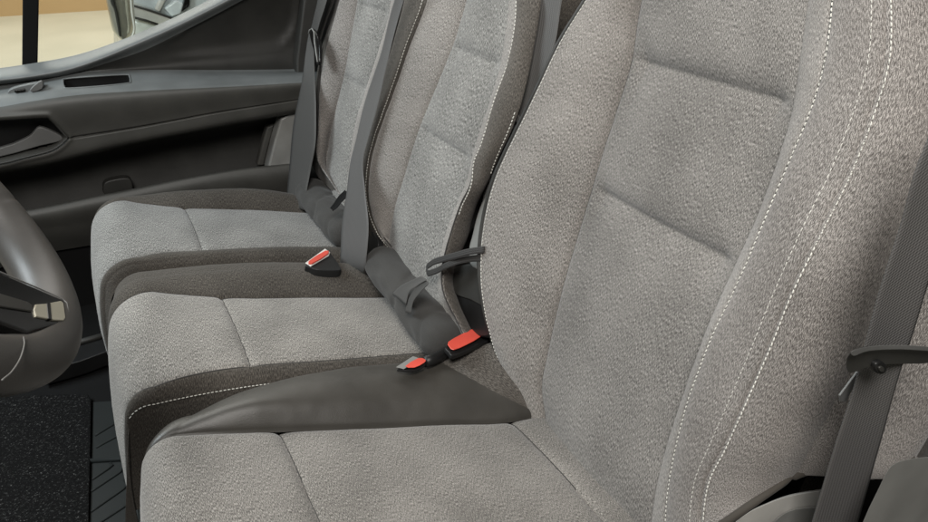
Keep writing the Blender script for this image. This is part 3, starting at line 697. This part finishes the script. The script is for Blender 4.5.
C = rows_from(fe, xs); G, ix, seg, tt = across(C, [14, 8, 20, 5, 34, 10, 60, 26, 6], (4, 7,))
n = normals(G)
if n[200, ix[6] + 20, 1] > 0: n = -n
q = proj(G.reshape(-1, 3)); D = np.zeros(len(q))
D -= .0 * sstep(.3, -1.0, sdf(smoothpoly([(63, 81), (66, 78.5), (98, 76.2), (126, 74.5), (129.5, 76), (130.5, 81.5), (128, 83.5), (98, 86.5), (67, 88.5), (64, 86.5)], 3), q))
hp = smoothpoly([(-60, 122), (0, 121), (42, 118.5), (50, 120.5), (64, 135), (65, 139), (52, 149), (24, 156), (0, 162), (-60, 172)], 3)
sh_ = sdf(hp, q); D -= .045 * sstep(1.0, -3, sh_); D += .004 * np.exp(-((sh_ - 4) / 2.5)**2)
D = D.reshape(G.shape[:2])
jg = np.arange(G.shape[1]); qq = q.reshape(G.shape[0], G.shape[1], 2)
gr = np.exp(-((jg - ix[7]) / 1.3)**2)[None] * sstep(66, 74, qq[..., 0]); D -= .008 * gr
pr = sdf(smoothpoly([(140, 58), (175, 53.5), (264, 46), (284, 38), (293, 22), (299, -10), (320, -60), (200, -60), (200, 20)], 3), q).reshape(D.shape)
up = ((jg > ix[2]) & (jg < ix[3] - 2))[None]; D += np.where(up, (-.006 * sstep(4, -4, pr) + .002 * np.exp(-((pr - 4.5) / 2.5)**2)) * sstep(150, 200, qq[..., 0]), 0)
G = G + n * D[..., None] * np.array([1, 1, 1]); u, v = arcs(G); UV = np.stack([u, v], -1)
R = len(xs) - 1
SLP = [(63, 81), (66, 78.5), (98, 76.2), (126, 74.5), (129.5, 76), (130.5, 81.5), (128, 83.5), (98, 86.5), (67, 88.5), (64, 86.5)]
qg = proj(G.reshape(-1, 3)); SL = sdf(smoothpoly([(63, 81), (66, 78.5), (98, 76.2), (126, 74.5), (129.5, 76), (130.5, 81.5), (128, 83.5), (98, 86.5), (67, 88.5), (64, 86.5)], 3), q).reshape(D.shape); HR = sh_.reshape(D.shape)
def patch2(name, inner, G, UV, r0, r1, c0, c1, mat, imat, parent, S, lim):
    g = G[r0:r1 + 1, c0:c1 + 1]; uv = UV[r0:r1 + 1, c0:c1 + 1].reshape(-1, 2); ss = S[r0:r1 + 1, c0:c1 + 1].ravel(); fs = gfaces(g.shape[0], g.shape[1])
    A = [f for f in fs if max(ss[list(f)]) > lim]; B = [f for f in fs if max(ss[list(f)]) <= lim]
    o = mesh(name, g.reshape(-1, 3), A, mat, parent, uv=uv); ids = sorted({i for f in B for i in f}); mp = {a: b for b, a in enumerate(ids)}
    mesh(inner, g.reshape(-1, 3)[ids], [tuple(mp[i] for i in f) for f in B], imat, o, uv=uv[ids]); return o
patch('window_sill', G, UV, 0, R, ix[0], ix[2], 'door_light', door)
patch('upper_panel', G, UV, 0, R, ix[2], ix[3], 'dark_grey', door)
sub = G[:, ix[3]:ix[6] + 1].reshape(-1, 3); uvs = UV[:, ix[3]:ix[6] + 1].reshape(-1, 2); sg = SL[:, ix[3]:ix[6] + 1].ravel()
fs_ = [f for f in gfaces(G.shape[0], ix[6] + 1 - ix[3]) if max(sg[list(f)]) > -.1]
art = mesh('armrest_top', sub, fs_, 'door_light', door, uv=uvs)
oq = smoothpoly(SLP, 4); sq = proj(sub)
ring = np.array([sub[np.argsort(((sq - o_) ** 2).sum(1))[:6]].mean(0) for o_ in oq])
for _ in range(2): ring = (np.roll(ring, 1, 0) + 2 * ring + np.roll(ring, -1, 0)) / 4
down = np.array([SI, 0, -CO]) * .035; nr = len(ring)
well = np.concatenate([ring, ring + down, [ring.mean(0) + down]])
mesh('grab_slot', well, [(i, (i + 1) % nr, nr + (i + 1) % nr, nr + i) for i in range(nr)] + [(nr + i, nr + (i + 1) % nr, 2 * nr) for i in range(nr)], 'matt_black', art)  # black well: shade inside the slot put into its colour
tube('slot_rim', np.concatenate([ring, ring[:2]]), .0020, 'door_light', art)
patch2('armrest_side', 'handle_recess', G, UV, 0, R, ix[6], ix[9], 'door_plastic', 'black_plastic', door, HR, -1.0)  # recess faces blackened, their shade put into the colour
# handle lever, switch
hd = solid('door_handle', pxpoly([(-60, 160), (0, 148), (20, 141), (31, 135), (37, 128), (43, 127.5), (56, 133), (63, 138), (58, 142), (40, 146), (20, 152), (0, 157), (-60, 170)], 1, 1.912, 2), (0, .016, 0), 'trim_mid', door, .005, 4)
tube('handle_bezel', [at(x, y, 1, 1.888) for x, y in smoothpoly([(-60, 122), (0, 120), (42, 117.5), (51, 120), (65, 135), (66.5, 139), (52, 150), (24, 157.5), (0, 163.5), (-60, 173)], 4)[:37]], .0025, 'dark_grey', door)
sp_ = solid('switch_panel', pxpoly([(8, 92), (14, 88), (34, 83.5), (43, 83), (41, 89.5), (12, 95)], 1, 1.929, 3), (0, .02, 0), 'door_light', door, .003)
solid('window_switch', pxpoly([(30, 90), (36, 84), (41, 81), (43, 83), (42, 89), (33, 92)], 1, 1.915, 2), (0, .012, 0), 'trim_mid', sp_, .002)
solid('switch_slot', pxpoly([(14, 90.5), (25, 89), (25.5, 91.5), (15, 93)], 1, 1.921), (0, .01, 0), 'gloss_black', sp_, .001)
# pocket cavity and pocket wall
cav = rows_from([(E6, 1.96), ([(-260, 215), (0, 179), (103, 157), (207, 136), (330, 112)], 2.03), ([(-260, 290), (0, 260), (330, 200)], 2.02), ([(-260, 420), (0, 400), (330, 330)], 2.02)], xs[::6])
Gc, ic, _, _ = across(cav, [4, 12, 12]); mesh('pocket_liner', Gc.reshape(-1, 3), gfaces(Gc.shape[0], Gc.shape[1]), 'dark_grey', door)
pk = rows_from([([(-260, 262), (-100, 232), (0, 213.5), (21, 210.5), (103.5, 194.5), (241.5, 168.5), (283, 164), (330, 160)], 1.935),
                ([(-260, 263), (-100, 233), (0, 214.5), (21, 212), (103.5, 196), (241.5, 170), (283, 165.5), (330, 161)], 1.915),
                ([(-260, 266), (-100, 236), (0, 217.5), (21, 215), (103.5, 199), (241.5, 173.5), (283, 169), (330, 165)], 1.910),
                ([(-260, 300), (-100, 262), (0, 241), (34, 233), (86, 224), (241.5, 202), (330, 190)], 1.925),
                ([(-260, 340), (-100, 300), (0, 268), (34, 256), (86, 246), (241.5, 225), (330, 215)], 1.97)], xs[::4])
Gp, ip, _, _ = across(pk, [4, 4, 14, 6]); mesh('door_pocket', Gp.reshape(-1, 3), gfaces(Gp.shape[0], Gp.shape[1]), 'door_plastic', door)
solid('pocket_divider', pxpoly([(103, 186), (108, 181), (124, 178), (131, 180), (133, 189), (128, 195), (106, 197)], 1, 1.985, 2), (0, .03, 0), 'dark_grey', door, .004)
solid('lower_skin', pxpoly([(-200, 250), (90, 230), (330, 205), (330, 420), (-200, 470)], 1, 1.985), (0, .02, 0), 'matt_black', door, .004)
solid('pocket_rib', pxpoly([(257, 166), (262, 145), (267, 127), (275, 124), (268, 150), (264, 166)], 1, 1.975, 0), (0, .03, 0), 'door_plastic', door, .006)
# window divider and pane
solid('window_divider', [at(23, -60, 1, 2.03), at(40, -60, 1, 2.03), at(37.5, 66, 1, 2.03), at(22, 68, 1, 2.03)], (0, .035, 0), 'matt_black', door, .003)
m, nt, ns, ln, b = newmat('window_glass'); ns.remove(b); out = ns['Material Output']
tr = N(ns, 'ShaderNodeBsdfTransparent'); tr.inputs[0].default_value = (.93, .96, .94, 1); gl = N(ns, 'ShaderNodeBsdfGlossy'); gl.inputs['Roughness'].default_value = .02
fr = N(ns, 'ShaderNodeFresnel'); fr.inputs[0].default_value = 1.35; mxs = N(ns, 'ShaderNodeMixShader')
ln.new(fr.outputs[0], mxs.inputs[0]); ln.new(tr.outputs[0], mxs.inputs[1]); ln.new(gl.outputs[0], mxs.inputs[2]); ln.new(mxs.outputs[0], out.inputs[0]); MAT['window_glass'] = m
gp = [at(x, y, 1, 2.05) for x, y in [(-240, 80), (-100, 80), (0, 76), (76, 64), (140, 45), (240, -5), (300, -60), (300, -200), (-240, -200)]]
solid('window_pane', gp, (0, .004, 0), 'window_glass', door, 0)

# pillar trim behind the door
pt = solid('pillar_trim', pxpoly([(268, 168), (275, 140), (281, 119), (290, 114), (318, 106), (345, 100), (345, 200), (268, 200)], 1, 1.93), (0, .05, 0), 'trim_grey', None, .006)
tag(pt, 'small plain grey plastic trim behind the door pocket, left of the dark belt', 'trim panel')
pu = solid('pillar_panel', [at(300, -80, 1, 1.965), at(420, -80, 1, 1.965), at(420, 200, 1, 1.965), at(296, 200, 1, 1.965), at(297, 60, 1, 1.965), at(304, 0, 1, 1.965)], (0, .05, 0), 'dark_grey', None, .006)
tag(pu, 'dark pillar panel between the door and the far seat backrest', 'pillar')
# grey trim bottom right
bt = solid('lower_pillar_trim', pxpoly([(858, 540), (866, 515), (877, 492), (888, 470), (897, 462.5), (910, 459), (928, 457), (985, 455), (985, 600), (850, 600)], 1, .235, 3), (.045, .0153, -.022), 'trim_grey', None, .012, 6)
tag(bt, 'rounded mid grey plastic trim corner under the belt at the lower right', 'trim panel')

# ------------------------------------------------------------------ cab floor, mats
def floorpts(l, z=0.): return np.array([atw(x, y, z) for x, y in l])
fl = box('cab_floor', (-1.2, -.15, -.06), (1.3, 2.02, -.004), 'matt_black', None, 0, world=True); fl['kind'] = 'structure'
m, nt, ns, ln, b = newmat('carpet'); tc = N(ns, 'ShaderNodeTexCoord')
n1 = N(ns, 'ShaderNodeTexNoise'); n1.inputs['Scale'].default_value = 260; n1.inputs['Detail'].default_value = 6; n1.inputs['Roughness'].default_value = .75
n2 = N(ns, 'ShaderNodeTexVoronoi'); n2.inputs['Scale'].default_value = 420
ln.new(tc.outputs['Object'], n1.inputs[0]); ln.new(tc.outputs['Object'], n2.inputs[0])
r = ramp(ns, [(.50, (.006, .006, .006)), (.60, (.02, .02, .02)), (.70, (.24, .24, .23))]); ln.new(n1.outputs[0], r.inputs[0]); ln.new(r.outputs[0], b.inputs['Base Color'])
b.inputs['Roughness'].default_value = 1; b.inputs['Specular IOR Level'].default_value = .1
bp = N(ns, 'ShaderNodeBump'); bp.inputs['Strength'].default_value = 1; bp.inputs['Distance'].default_value = .004; ln.new(n1.outputs[0], bp.inputs['Height']); ln.new(bp.outputs[0], b.inputs['Normal']); MAT['carpet'] = m
cp = floorpts([(-120, 402), (60, 394), (88, 394), (91, 400), (90, 460), (88, 540), (86, 640), (-300, 640)], .012)
c = solid('carpet_mat', cp, W(np.zeros(3)) * 0 + np.array([SI * .01, 0, -CO * .01]) * 1, 'carpet', None, .003)
tag(c, 'black speckled carpet mat on the floor at the lower left', 'floor mat')
rm = thing('rubber_mat', 'dark green-black rubber mat with raised ribs, beside the carpet under the seat fronts', 'floor mat', atw(115, 470, 0.))
plastic('rubber', (.009, .011, .0105), .65, .2, .25)
z1 = .004
dn = np.array([SI, 0, -CO])
solid('mat_sheet', floorpts([(93, 402), (128, 400), (150, 440), (165, 640), (87, 640)], z1), dn * .004, 'rubber', rm, .001)
for l in ([(90, 461), (133, 459), (139, 522), (140, 600)], [(127, 402), (136, 440), (141, 500), (146, 600)]):
    tube('edge_rib', floorpts(l, z1 + .002), .005, 'rubber', rm)
for l in ([(96, 448), (122, 434), (132, 436)], [(92, 480), (113, 466), (110, 463)], [(91, 492), (121, 472), (124, 466), (123, 462)], [(91, 512), (127, 487), (127, 481), (124, 480)], [(92, 528), (132, 502), (131, 496)], [(100, 540), (136, 518), (135, 510)], [(95, 436), (118, 422), (124, 424)]):
    p = resample(floorpts(l, z1), .01); tube('rib', p, .0028, 'rubber', rm, 8)
st = thing('door_step', 'dark moulded step with lighter edges in the footwell under the far door', 'step', atw(90, 360, 0.))
for k, l in enumerate(([(60, 348), (84, 341), (116, 332)], [(60, 368), (80, 362), (120, 348)])):
    a = np.array([atw(x, y, .05 - .05 * k) for x, y in l])
    tube('tread_edge', a, .008, 'dark_grey', st)
solid('tread', np.array([atw(x, y, .045) for x, y in [(40, 354), (84, 341), (118, 332), (118, 347), (80, 361), (40, 372)]]), dn * .04, 'black_plastic', st, .003)
bh = box('bulkhead', (.98 - .04, -.10, .0), (1.0, 2.03, 1.45), 'matt_black', None, .004, world=True)
tag(bh, 'dark panel behind the three backrests, glimpsed in the gaps', 'partition')

# ------------------------------------------------------------------ outside the window
GZ = -.45
m, nt, ns, ln, b = newmat('concrete'); tc = N(ns, 'ShaderNodeTexCoord'); n1 = N(ns, 'ShaderNodeTexNoise'); n1.inputs['Scale'].default_value = 1.1; n1.inputs['Detail'].default_value = 7
ln.new(tc.outputs['Object'], n1.inputs[0]); r = ramp(ns, [(.3, (.56, .53, .42)), (.7, (.66, .62, .50))]); ln.new(n1.outputs[0], r.inputs[0]); ln.new(r.outputs[0], b.inputs['Base Color']); b.inputs['Roughness'].default_value = .6; MAT['concrete'] = m
m, nt, ns, ln, b = newmat('wall_paint'); tc = N(ns, 'ShaderNodeTexCoord'); n1 = N(ns, 'ShaderNodeTexNoise'); n1.inputs['Scale'].default_value = .8; n1.inputs['Detail'].default_value = 6
ln.new(tc.outputs['Object'], n1.inputs[0]); r = ramp(ns, [(.3, (.60, .40, .20)), (.7, (.68, .47, .25))]); ln.new(n1.outputs[0], r.inputs[0]); ln.new(r.outputs[0], b.inputs['Base Color']); b.inputs['Roughness'].default_value = .7; MAT['wall_paint'] = m
g = box('ground', (-40, -20, GZ - .1), (40, 40, GZ), 'concrete', None, 0, world=True); g['kind'] = 'structure'
wb = W(atw(60, 13, GZ)); wd = float(wb[1])
wl = box('garage_wall', (-30, wd, GZ - .05), (30, wd + .2, GZ + 5), 'wall_paint', None, .01, world=True)
tag(wl, 'warm orange painted wall far outside the window', 'wall')
# parked car seen through the pane
plastic('car_paint', (.72, .74, .70), .22, .0, .6); plastic('car_glass', (.62, .66, .68), .08, .0, .9); plastic('highlight_glass', (.78, .82, .84), .15, 0, .8)  # both car glass colours are paled to carry reflected light
car = thing('parked_car', 'pale silver car seen close through the window, above the sill', 'car', Winv(np.array([*W(at(160, 20, 1, 4.0))[:2], GZ])))
YC = 4.0
def cpoly(l, Y=YC): return pxpoly(l, 1, Y)
solid('body', cpoly([(131, 17), (157, 24), (172, 18), (215, 40), (330, 90), (330, 330), (136, 330), (134, 60), (135, 34)]), (0, 1.5, 0), 'car_paint', car, .03)
solid('car_windscreen', cpoly([(126, -20), (128, 3), (150, 10), (173, 18), (200, 30), (330, 66), (330, -20)], YC + .10), (0, 1.3, 0), 'car_glass', car, .02)  # windscreen glass; its pale colour stands in for bright reflections
solid('door_panel', cpoly([(128, 5), (150, 11), (172, 19), (185, 26), (175, 30), (157, 24), (132, 17)], YC - .02), (0, .1, 0), 'white_plastic', car, .01)
solid('glass_strip', cpoly([(155, 10), (165, -12), (172, -12), (160, 12)], YC + .06), (0, .06, 0), 'white_plastic', car, .008)  # white strip painted in as a reflection on the glass
solid('glass_highlight', cpoly([(164, 8), (176, 0), (184, 4), (181, 14), (172, 17)], YC + .06, ), (0, .06, 0), 'highlight_glass', car, .01)  # bluish plate painted in as a highlight on the glass
solid('glass_strip', cpoly([(184, 2), (187, -14), (190, -14), (190, 6), (182, 12)], YC + .055), (0, .05, 0), 'gloss_black', car, .005)
for l in ([(128, 4), (150, 10.5), (173, 18.5), (200, 30)], [(132, 17), (146, 20.5), (158, 24.5)]):
    tube('panel_gap', [at(x, y, 1, YC - .035) for x, y in l], .006, 'dark_grey', car)
mir = thing('wing_mirror', 'shiny upright grey mirror housing outside the window, left of the silver car', 'mirror', at(122, 42, 1, 2.35))
def column(name, l, r_, Y, mat, parent, bul=.04):
    l = np.array(l, float); r_ = np.array(r_, float); s = np.linspace(0, 1, 30); V = []
    kl = np.linspace(0, 1, len(l)); a = pch(kl, l, s); b_ = pch(kl, r_, s); k = 16
    for i in range(30):
        A = at(*a[i], 1, Y); B = at(*b_[i], 1, Y)
        for j in range(k):
            th_ = 2 * math.pi * j / k; V.append((A + B) / 2 + (B - A) / 2 * math.cos(th_) + np.array([0, bul * math.sin(th_), 0]))
    f = [(i * k + j, i * k + (j + 1) % k, (i + 1) * k + (j + 1) % k, (i + 1) * k + j) for i in range(29) for j in range(k)] + [tuple(range(k)), tuple(range(29 * k, 30 * k))]
    return mesh(name, np.array(V), f, mat, parent)
plastic('chrome', (.62, .60, .52), .18, 0, .6); MAT['chrome'].node_tree.nodes['Principled BSDF'].inputs['Metallic'].default_value = .7
column('housing', [(100, -40), (104, -10), (107, 5), (111, 25), (114, 33), (119, 37)], [(131, -40), (133, -10), (134, 5), (135, 25), (131, 34), (124, 38)], 2.35, 'chrome', mir, .06)
column('housing_streak', [(106, -30), (110, 0), (114, 10), (117, 25), (119, 36)], [(112, -30), (115, 0), (118, 12), (120, 25), (121, 36)], 2.29, 'dark_grey', mir, .008)  # narrow dark streak down the housing
column('housing_edge', [(128, -30), (130, 5), (131, 15), (133, 28), (131, 36)], [(131, -30), (133, 5), (134, 15), (135.5, 28), (134, 36)], 2.29, 'white_plastic', mir, .01)

# ------------------------------------------------------------------ light
wd_ = bpy.data.worlds.new('World'); sc.world = wd_; wd_.use_nodes = True
bg = wd_.node_tree.nodes['Background']; bg.inputs[0].default_value = (.95, .97, 1, 1); bg.inputs[1].default_value = .07
def area(name, loc, tgt, size, power, col, sy=None):
    l = bpy.data.lights.new(name, 'AREA'); l.energy = power; l.color = col; l.size = size; l.shape = 'RECTANGLE'; l.size_y = sy or size
    o = bpy.data.objects.new(name, l); COL.objects.link(o); o.location = loc
    o.rotation_euler = (Vector(tgt) - Vector(loc)).to_track_quat('-Z', 'Y').to_euler(); return o
area('windscreen_light', (-1.15, 1.8, 1.75), (.5, 1.6, .4), 1.1, 42, (.87, .96, 1.0), .6)
area('door_side_lamp', (-.25, -.30, 1.95), (.45, .75, .5), .6, 44, (1, .965, .92), .6)
area('ceiling_lamp', (-.2, 7.5, 4.2), (-.2, 7.0, 0), 5, 420, (1, .96, .91), 8)

cam = bpy.data.cameras.new('camera'); co = bpy.data.objects.new('camera', cam); COL.objects.link(co); sc.camera = co
cam.sensor_width = 36; cam.lens = F / 928 * 36; cam.clip_start = .02; cam.clip_end = 200
from mathutils import Matrix
rt = (Xt[0], Yc[0], Zt[0]); upv = (Xt[1], Yc[1], Zt[1]); bk = (Xt[2], Yc[2], Zt[2])
co.matrix_world = Matrix(((rt[0], upv[0], bk[0], 0), (rt[1], upv[1], bk[1], 0), (rt[2], upv[2], bk[2], H), (0, 0, 0, 1)))
sc.view_settings.view_transform = 'Standard'; sc.view_settings.look = 'None'; sc.view_settings.exposure = .12; sc.view_settings.gamma = 1
sc.cycles.use_denoising = True
